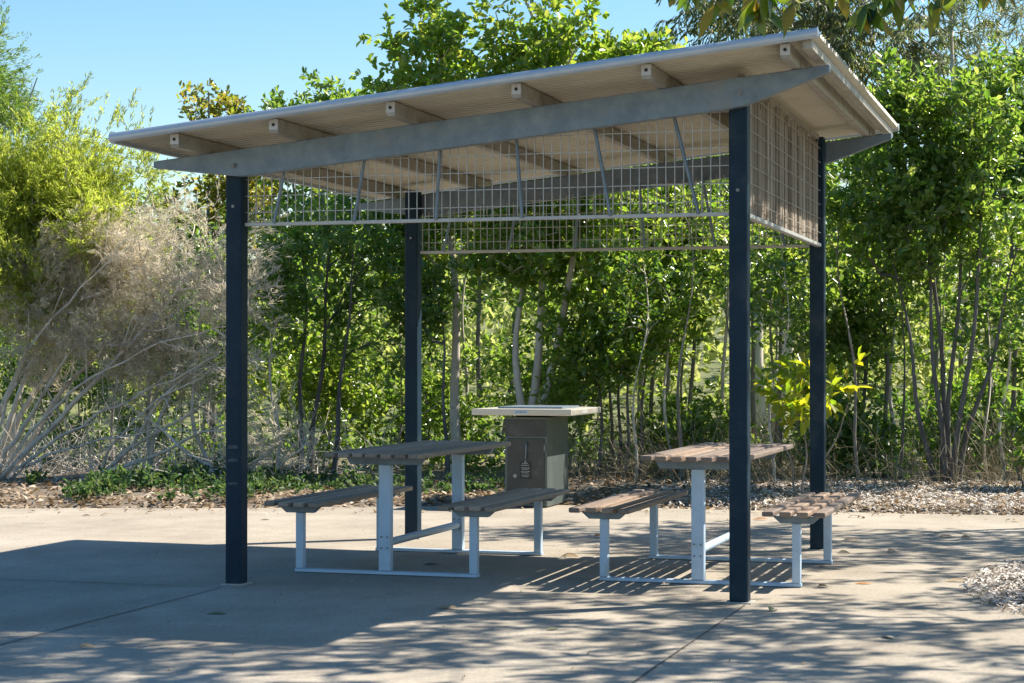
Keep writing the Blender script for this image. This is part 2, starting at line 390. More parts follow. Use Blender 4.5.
# mesh screens, front and back
def screen(y, seed):
    ra = MB(); ra.box((L_ / 2, y, 2.172), (L_ - .11, .026, .022))
    m_ = MB(); r_ = .0033
    for x in np.arange(.075, L_ - .06, .0515):
        m_.tube([(x, y, 2.18), (x, y, zb(x) - .15)], r_, 4, caps=False)
    for k, z in enumerate(np.arange(2.245, 2.80, .1)):
        xa = max(.055, (z + .15 - 2.56) / .1 - .5)
        m_.tube([(xa, y + .005, z), (L_ - .055, y + .005, z)], r_, 4, caps=False)
    s_ = m_.build('mesh_screen', M['wire'], sh)
    ra.build('rail', M['wire'], s_, bevel=.003)
    for b0, t0 in zip((.25, .765, 1.28, 1.806, 2.33, 2.84), (.321, .835, 1.305, 1.77, 2.236, 2.697)):
        k = MB(); k.tube([(b0, y - .016, 2.175), (t0, y - .016, zb(t0) - .14)], .0105, 6); k.build('strut', M['galv'], s_)
screen(0, 1); screen(D_, 2)
# brush screen between the right-hand posts
rs = MB(); rr = random.Random(4); y = .07
while y < D_ - .06:
    wd = rr.choice((.035, .05, .065)) * rr.uniform(.8, 1.15)
    lo = 2.19 + rr.uniform(0, .012); hi = 2.925 - (rr.random() ** 3) * .10
    rs.box((L_ + rr.uniform(-.006, .006), y + wd / 2, (lo + hi) / 2), (.014, wd, hi - lo), rr.uniform(-.12, .12)); y += wd + rr.uniform(.0005, .003)
sp = rs.build('slat_screen', M['screen'], sh)
mb = MB()
for y in np.arange(.10, D_ - .05, .1): mb.tube([(L_ + .022, y, 2.18), (L_ + .022, y, 2.94)], .0022, 4, caps=False)
for z in np.arange(2.26, 2.94, .1): mb.tube([(L_ + .028, .055, z), (L_ + .028, D_ - .055, z)], .0024, 4, caps=False)
mb.build('wire_grid', M['purlin'], sp)
mb = MB(); mb.box((L_ + .014, D_ / 2, 2.172), (.04, D_ - .11, .024)); mb.build('rail', M['wire'], sp, bevel=.003)
mb = MB(); mb.box((L_, D_ / 2, 2.945), (.04, D_ - .11, .03)); mb.build('top_rail', M['purlin'], sp, bevel=.003)

# ------------------------------------------------------------------ picnic tables
def picnic(label, xt, xs_, yl, seat_y, top_y, mat, seed):
    rr = random.Random(seed)
    t = thing('picnic_table', label, 'picnic table', (xt, (yl[0] + yl[1]) / 2, 0), 'picnic tables under the shelter')
    def slats(xc, n, wd, gap, ztop, th, y0, y1):
        mb = MB(); tot = n * wd + (n - 1) * gap
        for i in range(n):
            x = xc - tot / 2 + wd / 2 + i * (wd + gap)
            mb.box((x, (y0 + y1) / 2 + rr.uniform(-.014, .014), ztop - th / 2 + rr.uniform(-.003, .003)), (wd, y1 - y0, th), rr.uniform(-.002, .002))
        return mb
    slats(xt, 7, .069, .023, .778, .031, *top_y).build('tabletop', mat, t, bevel=.007)
    for x in xs_: slats(x, 4, .070, .032, .455, .031, *seat_y).build('bench_seat', mat, t, bevel=.008)
    for y in yl:
        mb = MB(); mb.box((xt, y, .360), (.078, .06, .67)); lg = mb.build('table_leg', M['galv_light'], t, bevel=.006)
        for dx in (-.020, .020):
            for z in (.17, .24):
                mb = MB(); mb.disc_y(xt + dx, y - .036, z, .006, .007, 6); mb.build('bolt', M['bolt'], lg)
        mb = MB(); mb.prism_y([(xt - .265, .746), (xt - .235, .694), (xt + .235, .694), (xt + .265, .746)], y - .022, y + .022)
        mb.build('support_bracket', M['galv'], t, bevel=.003)
        for x in xs_:
            mb = MB(); mb.box((x, y, .202), (.050, .055, .356)); mb.build('seat_leg', M['galv_light'], t, bevel=.005)
            mb = MB(); mb.prism_y([(x - .145, .423), (x - .095, .379), (x + .095, .379), (x + .145, .423)], y - .02, y + .02)
            mb.build('support_bracket', M['galv'], t, bevel=.003)
        mb = MB(); mb.box(((xs_[0] + xs_[1]) / 2, y, .0135), (xs_[1] - xs_[0] + .06, .062, .021)); mb.build('ground_rail', M['galv_light'], t, bevel=.003)
    mb = MB(); mb.tube([(xt, yl[0] + .031, .20), (xt, yl[1] - .031, .20)], .025, 16); mb.build('tie_tube', M['galv_light'], t, smooth=False)
    return t
picnic('slatted picnic table in full shade, grey brown top, at the left beside the barbecue cabinet', .685, (.105, 1.27), (.74, 2.18), (.58, 2.34), (.47, 2.42), M['slat_shade'], 1)
picnic('slatted picnic table with sun flecked reddish brown boards, behind the nearest navy post', 2.67, (2.085, 3.265), (.82, 2.20), (.68, 2.45), (.60, 2.60), M['slat'], 2)

# ------------------------------------------------------------------ barbecue
bx, by = -.05, 6.70
bq = thing('barbecue_cabinet', 'dark steel barbecue cabinet with wide pale bench top and black door', 'barbecue', (bx, by, 0))
mb = MB(); mb.box((bx, by + .02, .42), (.405, .74, .82)); body = mb.build('cabinet', M['bbq'], bq, bevel=.004)
mb = MB(); mb.box((bx, by + .01, .03), (.37, .66, .06)); 
yf = by - .35
mb = MB(); mb.box((bx + .0, yf - .006, .335), (.355, .012, .60)); d = mb.build('door', M['bbq_door'], bq, bevel=.003)
mb = MB(); mb.box((bx, yf - .004, .73), (.395, .008, .155)); mb.build('fascia_panel', M['bbq_door'], bq, bevel=.003)
mb = MB(); mb.box((bx, yf - .0145, .345), (.11, .004, .165)); sg = mb.build('sign_plate', M['sign'], d)
mb = MB(); rr = random.Random(3)
for k, (z, ww, sz) in enumerate(((.405, .065, .010), (.388, .080, .010), (.365, .078, .008), (.352, .06, .008), (.332, .082, .008), (.319, .07, .008), (.298, .075, .008), (.285, .06, .008))):
    x = bx - ww / 2
    while x < bx + ww / 2 - .008:
        wd = rr.uniform(.010, .022); wd = min(wd, bx + ww / 2 - x); mb.box((x + wd / 2, yf - .0172, z), (wd, .0015, sz * .75)); x += wd + .005
mb.build('lettering', M['white'], sg)
mb = MB(); mb.disc_y(bx, yf - .0172, .419, .008, .0015, 12); mb.build('badge', M['white'], sg)
mb = MB(); mb.tube([(bx + .01, yf - .012, .60), (bx + .012, yf - .035, .59), (bx + .012, yf - .04, .52), (bx + .004, yf - .035, .45), (bx + .002, yf - .012, .44)], .006, 8); mb.build('handle', M['galv'], d, smooth=True)
for hz in (.12, .55):
    mb = MB(); mb.tube([(bx + .181, yf - .012, hz - .03), (bx + .181, yf - .012, hz + .03)], .008, 8); mb.build('hinge', M['bolt'], d)
mb = MB(); mb.disc_y(bx - .10, yf - .02, .29, .017, .009, 16); mb.build('lock', M['white'], d)
mb = MB(); mb.box((bx - .005, by + .055, .878), (.95, 1.10, .058)); bt = mb.build('bench_top', M['bench'], bq, bevel=.006)
mb = MB(); mb.box((bx + .01, by + .05, .915), (.62, .62, .018)); mb.build('hot_plate', M['galv'], bq, bevel=.004)
mb = MB(); mb.box((bx - .005, by - .4975, .878), (.13, .004, .030)); pl = mb.build('name_plate', M['galv_light'], bt, bevel=.008)
mb = MB()
for i in range(5): mb.box((bx - .045 + i * .02, by - .5005, .878 + .003 * (i % 2)), (.012, .0015, .012))
mb.build('emblem', M['bolt'], pl)
mb = MB(); mb.box((bx + .4715, by - .02, .880), (.003, .22, .034)); stl = mb.build('rating_sticker', M['white'], bt)
mb = MB(); mb.box((bx + .4705, by + .055, .878), (.003, 1.0, .036)); mb.build('edge_strip', M['purlin'], bt)

# ------------------------------------------------------------------ foliage machinery
def unit(a): return a / np.maximum(1e-9, np.linalg.norm(a, axis=-1, keepdims=True))
def leaves_mesh(name, P, D, Ls, per, ll, lw, rg, spread=.9, droop=0., up=.6, fold=.25, hang=0.):
    """sprays from P along D of length Ls; folded leaves set along each"""
    n = len(P)
    t = rg.uniform(.08, 1.05, (n, per)); t[:, 0] = 1.0
    pos = P[:, None] + D[:, None] * (Ls[:, None] * t)[..., None]
    pos[..., 2] -= droop * t ** 2 * Ls[:, None]
    pos = (pos + rg.normal(0, .012, pos.shape)).reshape(-1, 3)
    rv = unit(rg.normal(size=(n * per, 3))); d0 = np.repeat(D, per, 0)
    rv = unit(rv - d0 * (rv * d0).sum(-1, keepdims=True))
    ang = rg.normal(spread, .3, (n * per, 1))
    d = d0 * np.cos(ang) + rv * np.sin(ang); d[:, 2] -= hang; d = unit(d)
    nrm = rg.normal(size=d.shape); nrm[:, 2] += up * 1.6; nrm = unit(nrm - d * (nrm * d).sum(-1, keepdims=True))
    s = np.cross(nrm, d)
    sc = rg.uniform(.65, 1.25, (n * per, 1)); l = ll * sc; w_ = lw * sc * rg.uniform(.8, 1.2, (n * per, 1))
    a = pos; tip = pos + d * l - nrm * l * .10
    def side(t, k, sg): return pos + d * l * t - nrm * l * .10 * t * t + (s * sg + nrm * fold * 2) * w_ * .5 * k
    v = np.stack([a, side(.32, .78, 1), side(.72, .95, 1), tip, side(.72, .95, -1), side(.32, .78, -1)], 1).reshape(-1, 3)
    k = np.arange(n * per)[:, None] * 6
    return np_mesh(name, v, np.concatenate([k + np.array([[0, 1, 2, 3]]), k + np.array([[0, 3, 4, 5]])]))

def seg_mesh(name, P0, P1, r0, r1, sides):
    d = unit(P1 - P0); a = np.where(np.abs(d[:, 2:3]) < .9, np.array([[0, 0, 1.]]), np.array([[1., 0, 0]]))
    u = unit(np.cross(d, a)); w_ = np.cross(d, u); V = []
    for k in range(sides):
        an = 2 * math.pi * k / sides; e = u * math.cos(an) + w_ * math.sin(an)
        V.append((P0 + e * r0[:, None], P1 + e * r1[:, None]))
    n = len(P0)
    v = np.stack([x[0] for x in V] + [x[1] for x in V], 1).reshape(-1, 3)
    b_ = np.arange(n)[:, None] * (2 * sides); q = []
    for k in range(sides):
        q.append(b_ + np.array([[k, (k + 1) % sides, sides + (k + 1) % sides, sides + k]]))
    return v, np.concatenate(q)

def join_segs(name, segs):
    V = []; Q = []; off = 0
    for v, q in segs: V.append(v); Q.append(q + off); off += len(v)
    me = np_mesh(name, np.concatenate(V), np.concatenate(Q)); me.polygons.foreach_set('use_smooth', [True] * len(me.polygons)); return me

def sample(ells, n, rg, clump=.3, freq=1.6, shell=.6):
    vol = np.array([e[3] * e[4] * e[5] for e in ells]); out = []
    k = rg.choice(len(ells), n * 4, p=vol / vol.sum())
    d = unit(rg.normal(size=(n * 4, 3))) * (rg.random((n * 4, 1)) ** (shell / 1.5))
    E_ = np.array(ells)
    p = E_[k, :3] + d * E_[k, 3:] * (1 + .16 * wob(d * 3 + E_[k, :3], 1.2, 2)[:, None])
    keep = wob(p, freq, int(rg.integers(0, 8))) > -1 + 2 * clump * .9
    p = p[keep]
    return p[:n]

def grow(stems, att, rg, rs, wobble=.06, nstem=12, up_pen=.9):
    pos = []; par = []; isst = []
    for (x0, y0, x1, z1, *rest) in stems:
        lean = rest[0] if rest else 0.
        z0 = float(ground_z(x0, y0)) - .05
        ph = rg.uniform(0, 6.28, 4)
        for i in range(nstem + 1):
            t = i / nstem
            p = np.array([x0 + (x1 - x0) * t ** 1.15 + wobble * math.sin(3.3 * t + ph[0]) * t + wobble * .5 * math.sin(9 * t + ph[1]) * min(1, t * 4),
                          y0 + lean * t + wobble * math.sin(3.7 * t + ph[2]) * t + wobble * .5 * math.sin(8 * t + ph[3]) * min(1, t * 4), z0 + (z1 - z0) * t])
            pos.append(p); par.append(-1 if i == 0 else len(pos) - 2); isst.append(True)
    pos = list(pos); A = np.array(pos)
    dist = np.min(np.linalg.norm(att[:, None] - A[None], axis=-1), 1)
    tips = []
    buf = np.zeros((len(A) + len(att) * 3, 3)); buf[:len(A)] = A; n = len(A)
    minz = min(s[3] for s in stems) * .35
    for i in np.argsort(dist):
        a = att[i]; dv = buf[:n] - a
        cost = np.linalg.norm(dv, axis=1) + up_pen * np.maximum(0, dv[:, 2] + .10) + (buf[:n, 2] < min(minz, a[2])) * .3
        kk = int(np.argmin(cost)); b0 = buf[kk].copy(); dd = a - b0; L = np.linalg.norm(dd)
        ctrl = b0 + dd * .5 + np.array([0, 0, .12 * L]) + rg.normal(0, .07 * L, 3)
        last = kk
        for t in (.33, .67, 1.):
            p = b0 * (1 - t) ** 2 + 2 * ctrl * t * (1 - t) + a * t * t
            buf[n] = p; par.append(last); isst.append(False); last = n; n += 1
        tips.append(last)
    pos = buf[:n]; par = np.array(par)
    cnt = np.zeros(n); cnt[tips] = 1
    for i in range(n - 1, -1, -1):
        if par[i] >= 0: cnt[par[i]] += cnt[i] if not (isst[i] and i == n) else 0
    return pos, par, np.maximum(cnt, .6), np.array(isst), np.array(tips)

def woods(name, pos, par, cnt, isst, r_tip, r_base, mat, parent):
    """one mesh for each stem that leaves the ground, with the limbs it carries"""
    root = np.zeros(len(pos), int)
    for i in range(len(pos)): root[i] = i if par[i] < 0 else root[par[i]]
    for r0 in np.unique(root):
        k = np.where(root == r0)[0]; mp = np.full(len(pos), -1); mp[k] = np.arange(len(k))
        pp = par[k].copy(); pp[pp >= 0] = mp[pp[pp >= 0]]
        link(name, wood(name, pos[k], pp, cnt[k], isst[k], r_tip, r_base), mat, parent)

def wood(name, pos, par, cnt, isst, r_tip, r_base, power=.5):
    r = r_tip * cnt ** power
    mx = r[isst].max() if isst.any() else r.max()
    r = np.minimum(r * (1 if mx < r_base else r_base / mx), r_base)
    # stems taper evenly from base to tip
    k = np.where(isst)[0]
    run = []; cur = []
    for i in k:
        if par[i] == -1 and cur: run.append(cur); cur = []
        cur.append(i)
    run.append(cur)
    for c in run:
        tt = np.linspace(0, 1, len(c)); r[c] = np.maximum(r_base * (1 - tt * .72) * (1 + .35 * np.exp(-tt * 14)), r_tip * 1.5)
    e = np.where(par >= 0)[0]; P0 = pos[par[e]]; P1 = pos[e]
    r1 = r[e]; r0 = np.minimum(r[par[e]], r1 * 1.35 + .002); r0 = np.where(isst[e], r[par[e]], r0)
    big = r1 > .012; segs = []
    if big.any(): segs.append(seg_mesh('', P0[big], P1[big], r0[big], r1[big], 8))
    if (~big).any(): segs.append(seg_mesh('', P0[~big], P1[~big], r0[~big], r1[~big], 3))
    return join_segs(name, segs)

def tree(name, label, cat, stems, crowns, n_att, leaf, bark, seed, r_base=.05, r_tip=.004, sprays=4, per=10, ll=.085, lw=.036, slen=.26,
         droop=.1, spread=.9, clump=.3, freq=1.6, up=.6, hang=0., depth=.85, outward=.8, upward=.25, group=None, wobble=.06, shell=.6):
    rg = np.random.default_rng(seed)
    ells = [(c[0], c[1], c[2], c[3], c[3] * depth, c[4]) for c in crowns]
    if name != 'shade_tree': n_att = int(n_att * .60); clump += .07
    att = sample(ells, n_att, rg, clump, freq, shell)
    att = att[att[:, 2] > ground_z(att[:, 0], att[:, 1]) + .06]
    pos, par, cnt, isst, tips = grow(stems, att, rg, r_base, wobble)
    base = (stems[0][0], stems[0][1], float(ground_z(stems[0][0], stems[0][1])))
    t = thing(name, label, cat, base, group)
    woods('trunk' if cat == 'tree' else 'stem', pos, par, cnt, isst, r_tip, r_base, bark, t)
    tp = pos[tips]; dr = pos[tips] - pos[par[tips]]
    P = np.repeat(tp, sprays, 0) + rg.normal(0, .05, (len(tp) * sprays, 3)); D = unit(np.repeat(unit(dr), sprays, 0) * outward + rg.normal(0, .7, P.shape) + np.array([0, 0, upward]))
    Ls = slen * rg.uniform(.5, 1.3, len(P))
    me = leaves_mesh('crown', P, D, Ls, per, ll, lw, rg, spread, droop, up, hang=hang)
    link('crown' if cat == 'tree' else 'foliage', me, leaf, t)
    return t

def tufts(name, att, rg, n_tw, length, mat, parent, bias, main, per=26, ll=.072, lw=.0062):
    """brush-like tufts of dried fine foliage, each fanning out along its twig"""
    P = np.repeat(att, n_tw, 0) + rg.normal(0, .05, (len(att) * n_tw, 3))
    D = unit(np.repeat(main, n_tw, 0) * 1.1 + rg.normal(0, .55, P.shape) + np.array(bias))
    o = link(name, leaves_mesh(name, P, D, length * rg.uniform(.5, 1.4, len(P)), per, ll, lw, rg, .42, .10, .2), mat, parent)
    o['kind'] = 'stuff'; return o

# ------------------------------------------------------------------ trees and shrubs (world metres)
# wattle-like tree with leaning bare stems on the left
rgw = np.random.default_rng(21)
def wattle(label, stems, crowns, twig_ell, n_att, seed, n_dead, leaf, group=None):
    rg = np.random.default_rng(seed)
    att = sample(crowns, n_att, rg, .34, 2.0, .8)
    pos, par, cnt, isst, tips = grow(stems, att, rg, .06, .10, 14, .6)
    t = thing('feathery_tree', label, 'tree', (stems[0][0], stems[0][1], 0), group)
    woods('trunk', pos, par, cnt, isst, .003, .040, M['stem_pale'], t)
    tp = pos[tips]; dr = unit(pos[tips] - pos[par[tips]])
    sp = 9
    P = np.repeat(tp, sp, 0) + rg.normal(0, .09, (len(tp) * sp, 3)); D = unit(np.repeat(dr, sp, 0) + rg.normal(0, .6, P.shape) + np.array([.1, 0, .45]))
    link('crown', leaves_mesh('crown', P, D, .36 * rg.uniform(.5, 1.3, len(P)), 32, .062, .0100, rg, .38, .12, .3), leaf, t)
    if n_dead:
        a2 = sample(twig_ell, n_dead, rg, .36, 2.4, .7)
        a2 = a2[a2[:, 2] > .15]
        k = np.argmin(np.linalg.norm(a2[:, None] - pos[None], axis=-1), 1)
        main = unit(a2 - pos[k] + np.array([.25, -.1, .15]))
        segs = [seg_mesh('', pos[k], (pos[k] + a2) / 2 + rg.normal(0, .05, a2.shape), np.full(len(a2), .007), np.full(len(a2), .0055), 3)]
        mid = segs[0][0].reshape(-1, 6, 3)[:, 3:].mean(1)
        segs.append(seg_mesh('', mid, a2, np.full(len(a2), .0055), np.full(len(a2), .004), 3))
        for path, r0_ in (([(-6.95, 8.6, -.05), (-6.6, 8.3, .16), (-5.95, 8.2, .70), (-5.2, 8.15, 1.40), (-4.67, 8.2, 1.92), (-4.36, 8.25, 2.32)], .040),
                          ([(-7.0, 8.65, -.05), (-6.66, 8.3, .32), (-6.2, 8.25, .92), (-5.75, 8.25, 1.57), (-5.42, 8.3, 2.05)], .032),
                          ([(-6.8, 8.5, -.05), (-6.4, 8.15, .20), (-5.33, 8.0, .80), (-4.67, 8.0, 1.08), (-3.95, 8.05, 1.42)], .023),
                          ([(-6.85, 8.5, -.05), (-6.2, 8.1, .25), (-5.3, 7.95, .52), (-4.4, 7.9, .62), (-3.6, 7.95, .60)], .017),
                          ([(-6.9, 8.55, -.05), (-6.35, 8.2, .55), (-5.5, 8.05, 1.15), (-4.6, 8.0, 1.55), (-3.8, 8.05, 1.72)], .022),
                          ([(-5.6, 8.2, -.05), (-5.2, 8.0, .45), (-4.6, 7.95, .95), (-4.0, 8.0, 1.25), (-3.5, 8.05, 1.30)], .016),
                          ([(-6.95, 8.6, -.05), (-6.75, 8.3, .7), (-6.3, 8.2, 1.5), (-5.7, 8.2, 2.15), (-5.1, 8.25, 2.6)], .024)):
            b_ = MB(); fine = []
            for i_ in range(len(path) - 1):
                for q_ in range(4):
                    u_ = q_ / 4; p_ = Vector(path[i_]).lerp(Vector(path[i_ + 1]), u_); fine.append(p_ + Vector((rg.normal(0, .018), rg.normal(0, .018), rg.normal(0, .014))))
            fine.append(Vector(path[-1])); b_.tube(fine, r0_, 8, r0_ * .25)
            lb = b_.build('leaning_stem', M['stem_pale'], t, smooth=True)
            for i_ in range(6, len(fine) - 1, 2):
                s_ = MB(); p_ = fine[i_]; dd_ = (fine[i_ + 1] - fine[i_ - 1]).normalized(); sd_ = Vector((rg.normal(0, .5), rg.normal(-.1, .5), rg.normal(.2, .5)))
                e_ = p_ + (dd_ + sd_).normalized() * rg.uniform(.4, .9); m_ = (p_ + e_) / 2 + Vector((0, 0, rg.uniform(-.05, .09)))
                s_.tube([p_, m_, e_], r0_ * .32, 5, .004); s_.build('side_branch', M['stem_pale'], lb, smooth=True)
        dead = link('dead_branches', join_segs('dead_branches', segs), M['twig'], t); dead['kind'] = 'stuff'
        tufts('dead_twigs', np.concatenate([a2, mid]), rg, 4, .34, M['dead_leaf'], t, (.15, 0, .2), np.concatenate([main, main]))
    return t
wattle('big yellow green feathery tree with bare bleached stems leaning right, at the left edge',
       [(-7.34, 9.0, -6.6, 2.9, .1), (-7.34, 9.2, -5.30, 3.25, -.2), (-7.0, 8.8, -5.05, 2.05, -.3), (-7.84, 9.3, -7.6, 3.8), (-7.1, 9.0, -6.1, 1.9, -.3), (-7.25, 8.9, -5.9, 3.0, .1)],
       [(-7.6, 9.1, 3.05, 1.0, .6, 1.0), (-6.9, 8.8, 2.3, .8, .3, .5), (-5.6, 8.8, 2.3, .4, .3, .45), (-6.4, 8.5, 1.9, .5, .25, .35), (-7.0, 8.2, 2.2, .5, .2, .4), (-7.6, 8.7, 3.6, .6, .4, .5), (-5.8, 8.5, 2.75, .5, .25, .45), (-6.7, 8.4, 2.7, .6, .25, .4), (-6.35, 9.3, 3.35, .8, .7, .95), (-6.9, 9.2, 3.0, .95, .6, .6), (-5.85, 9.3, 3.1, .52, .45, .75), (-8.1, 9.0, 3.0, .8, .5, .7)],
       [(-6.6, 8.7, 2.3, 1.0, .4, .6), (-5.8, 8.7, 2.4, .7, .4, .6), (-7.2, 8.3, 2.2, .7, .3, .6), (-5.2, 8.3, 1.45, .8, .3, .55), (-6.3, 8.4, 1.5, .7, .3, .5)], 520, 22, 330, M['lf_wattle'])
wattle('tall dark feathery tree tip rising at the top left corner behind the yellow green tree',
       [(-10.61, 13.0, -9.9, 6.3), (-10.3, 13.2, -9.2, 5.3)],
       [(-10.3, 13.0, 4.9, .95, .8, 1.25), (-9.55, 13.0, 4.75, .35, .3, .35), (-10.0, 13.0, 5.9, .35, .3, .5), (-9.25, 13.0, 4.65, .3, .2, .16)], None, 190, 23, 0, M['lf_mid'])

# grey leafless shrub behind the left post: arching bare stems and a haze of twigs
rg = np.random.default_rng(31)
def dead_shrub(label, stems, ells, n, seed, tw=5, length=.32, mat='twig', r=.0031):
    rg = np.random.default_rng(seed)
    att = sample(ells, n, rg, .34, 2.4, .8); att = att[att[:, 2] > .15]
    pos, par, cnt, isst, tips = grow(stems, att, rg, .025, .12, 12, .5)
    t = thing('leafless_shrub', label, 'shrub', (stems[0][0], stems[0][1], 0))
    woods('stem', pos, par, cnt, isst, .004, .026, M['stem_pale'], t)
    dr = unit(pos[tips] - pos[par[tips]])
    tufts('twigs', pos[tips], rg, tw, length, M['dead_leaf'], t, (0, 0, .15), dr)
    return t
dead_shrub('large grey leafless shrub with a haze of fine twigs behind the left front post',
           [(-4.9, 8.3, -4.3, 2.65), (-4.17, 8.4, -4.75, 2.3), (-5.39, 8.1, -3.85, 1.7), (-5.5, 8.2, -3.5, 1.25), (-5.6, 8.0, -3.3, .8), (-5.0, 8.5, -4.9, 2.9), (-3.8, 8.0, -4.9, .9)],
           [(-4.42, 8.4, 2.2, .95, .5, .75), (-4.6, 8.5, 1.1, .8, .4, .5), (-3.9, 8.2, 1.5, .45, .4, .9), (-4.9, 8.4, 2.6, .6, .5, .5)], 215, 32, 4)
dead_shrub('low tangle of bleached bare sticks on the litter right of the left front post',
           [(-3.6, 7.7, -3.1, .7), (-3.4, 7.8, -3.7, .8), (-3.2, 7.6, -2.8, .55)], [(-3.3, 7.7, .45, .55, .35, .4)], 40, 33, 2, .25)

BB = dict(leaf=M['lf_bright'], bark=M['bark_pale'])
tree('broadleaf_tree', 'tallest bright green broadleaf tree with pale straight trunk, rising over the roof centre', 'tree',
     [(-2.14, 10.6, -2.25, 4.2)], [(-2.5, 10.6, 4.25, .62, 1.1), (-1.75, 10.6, 5.2, .95, 1.25), (-2.7, 10.6, 3.0, .85, 1.0), (-3.0, 10.6, 5.05, .22, .32), (-1.9, 10.5, 3.2, .8, .8), (-1.3, 10.7, 5.1, .6, .9)], 500, M['lf_bright'], M['bark_pale'], 41, .068, sprays=5, per=9, ll=.105, lw=.054, clump=.32, freq=1.8)
tree('broadleaf_tree', 'bright green broadleaf tree whose forked pale trunk stands behind the barbecue', 'tree',
     [(-1.22, 10.2, -1.27, 2.7), (-1.25, 10.25, -.75, 3.9), (-1.2, 10.3, -.2, 4.3)], [(-.80, 10.2, 4.35, .72, 1.1), (-.05, 10.2, 4.5, .46, .5), (.1, 10.2, 4.75, .3, .4), (-.96, 10.2, 2.75, .84, .8), (-.2, 10.1, 3.2, .5, .7)], 470, M['lf_bright'], M['bark_pale'], 42, .062, sprays=5, per=9, ll=.105, lw=.054, clump=.34, freq=1.8)
tree('broadleaf_tree', 'green broadleaf tree with a sparse spiky top showing over the left roof slope', 'tree',
     [(-4.84, 13.5, -5.06, 4.9), (-4.8, 13.6, -5.6, 4.4)], [(-5.15, 13.5, 4.35, .85, .62), (-4.75, 13.5, 4.4, .5, .7), (-4.99, 13.5, 2.4, 1.05, 1.2), (-5.0, 13.5, 5.05, .2, .35), (-5.75, 13.5, 4.5, .3, .3)], 400, M['lf_mid'], M['bark'], 43, sprays=4, per=10, ll=.10, lw=.045, clump=.4, freq=2.2)
tree('young_tree', 'small olive and yellow tree poking above the low left end of the roof', 'tree',
     [(-7.25, 14.5, -7.14, 5.2), (-7.2, 14.6, -6.7, 4.9)], [(-7.15, 14.5, 4.95, .48, .45), (-6.75, 14.5, 4.85, .34, .32), (-6.93, 14.5, 3.4, .9, 1.2)], 230, M['lf_olive'], M['bark'], 44, sprays=4, per=9, ll=.10, lw=.05, clump=.4, freq=2.2)
tree('gum_tree', 'tall grey green gum tree with drooping narrow leaves behind the high roof end', 'tree',
     [(-.35, 21, -.51, 7.6), (-.1, 21.2, .9, 6.8)], [(-.5, 21, 6.9, 1.75, 1.5), (.2, 21, 5.0, 1.6, 1.4), (1.5, 21, 6.8, 1.2, 1.6), (2.6, 21.2, 6.6, .9, 1.3), (-1.3, 21, 7.6, .9, .9)], 900, M['lf_gum'], M['bark_pale'], 45, .11, .006, sprays=4, per=11, ll=.17, lw=.030, slen=.42, droop=.5, hang=1.2, up=0, clump=.42, freq=1.5)
tree('gum_tree', 'thin grey feathery tree against the sky at the upper right', 'tree',
     [(3.08, 19.0, 2.86, 7.2), (3.3, 19.2, 4.1, 6.4)], [(3.0, 19, 6.3, 1.2, 1.7), (3.2, 19, 4.2, 1.2, 1.3), (4.6, 19.1, 6.0, .9, 1.5)], 260, M['lf_gum'], M['bark_pale'], 46, .07, .006, sprays=4, per=12, ll=.20, lw=.016, slen=.5, droop=.5, hang=.9, up=0, clump=.45, freq=1.6)
tree('multi_stem_tree', 'multi stemmed bushy tree with dark slender trunks standing in mulch at the right', 'tree',
     [(3.48, 9.6, 3.18, 3.12), (3.50, 9.7, 3.72, 3.4), (3.56, 9.5, 4.03, 3.95), (3.45, 9.8, 3.35, 3.95), (3.38, 9.55, 2.93, 2.4), (3.60, 9.65, 4.2, 2.5)],
     [(3.05, 9.6, 3.17, .62, 1.05), (3.68, 9.6, 2.95, .52, .75), (2.9, 9.6, 2.4, .46, .5), (3.6, 9.7, 3.5, .38, .46), (3.15, 9.6, 3.95, .55, .45), (3.8, 9.6, 3.95, .5, .45)], 480, M['lf_mid'], M['bark_dark'], 47, .031, sprays=4, per=9, ll=.10, lw=.045, clump=.36, freq=2.)
tree('multi_stem_tree', 'bushy green tree with grey stems cut by the right edge of the photo', 'tree',
     [(4.06, 12.6, 4.0, 4.3), (3.77, 12.8, 3.71, 3.9), (4.3, 12.5, 4.5, 4.0)], [(4.15, 12.6, 3.35, .8, 1.2), (4.25, 12.6, 1.9, .55, 1.0), (4.7, 12.6, 2.8, .6, 1.4), (3.9, 12.6, 4.45, .6, .45), (4.6, 12.6, 4.5, .5, .5)], 470, M['lf_mid'], M['bark'], 48, .034, sprays=4, per=9, ll=.10, lw=.045, clump=.34, freq=2.)
tree('young_tree', 'slim young tree with yellow green new leaves right of the barbecue', 'tree',
     [(0.0, 11.4, .03, 3.5), (.39, 11.7, .36, 3.7)], [(.1, 11.4, 2.9, .85, 1.1), (-.05, 11.4, 1.7, .6, .6)], 270, M['lf_bright'], M['bark'], 49, .03, sprays=4, per=9, ll=.11, lw=.05, clump=.42, freq=2.)
tree('young_tree', 'slender mid green tree between the two right hand posts', 'tree',
     [(1.10, 12.2, .95, 3.75), (1.28, 12.4, 1.46, 3.6), (1.7, 12.3, 1.75, 3.2)], [(1.2, 12.2, 3.1, .95, 1.1), (1.4, 12.2, 1.9, .6, .6)], 280, M['lf_mid'], M['bark'], 50, .034, sprays=4, per=10, ll=.085, lw=.036, clump=.42, freq=2.)
tree('young_tree', 'dark green young tree immediately right of the rear right post', 'tree',
     [(2.73, 11.0, 2.67, 3.1), (2.45, 11.2, 2.5, 2.9)], [(2.5, 11.0, 2.3, .5, 1.1), (2.3, 11.0, 1.5, .4, .7)], 170, M['lf_mid'], M['bark_dark'], 51, .03, sprays=4, per=10, ll=.09, lw=.042, clump=.4, freq=2.2)
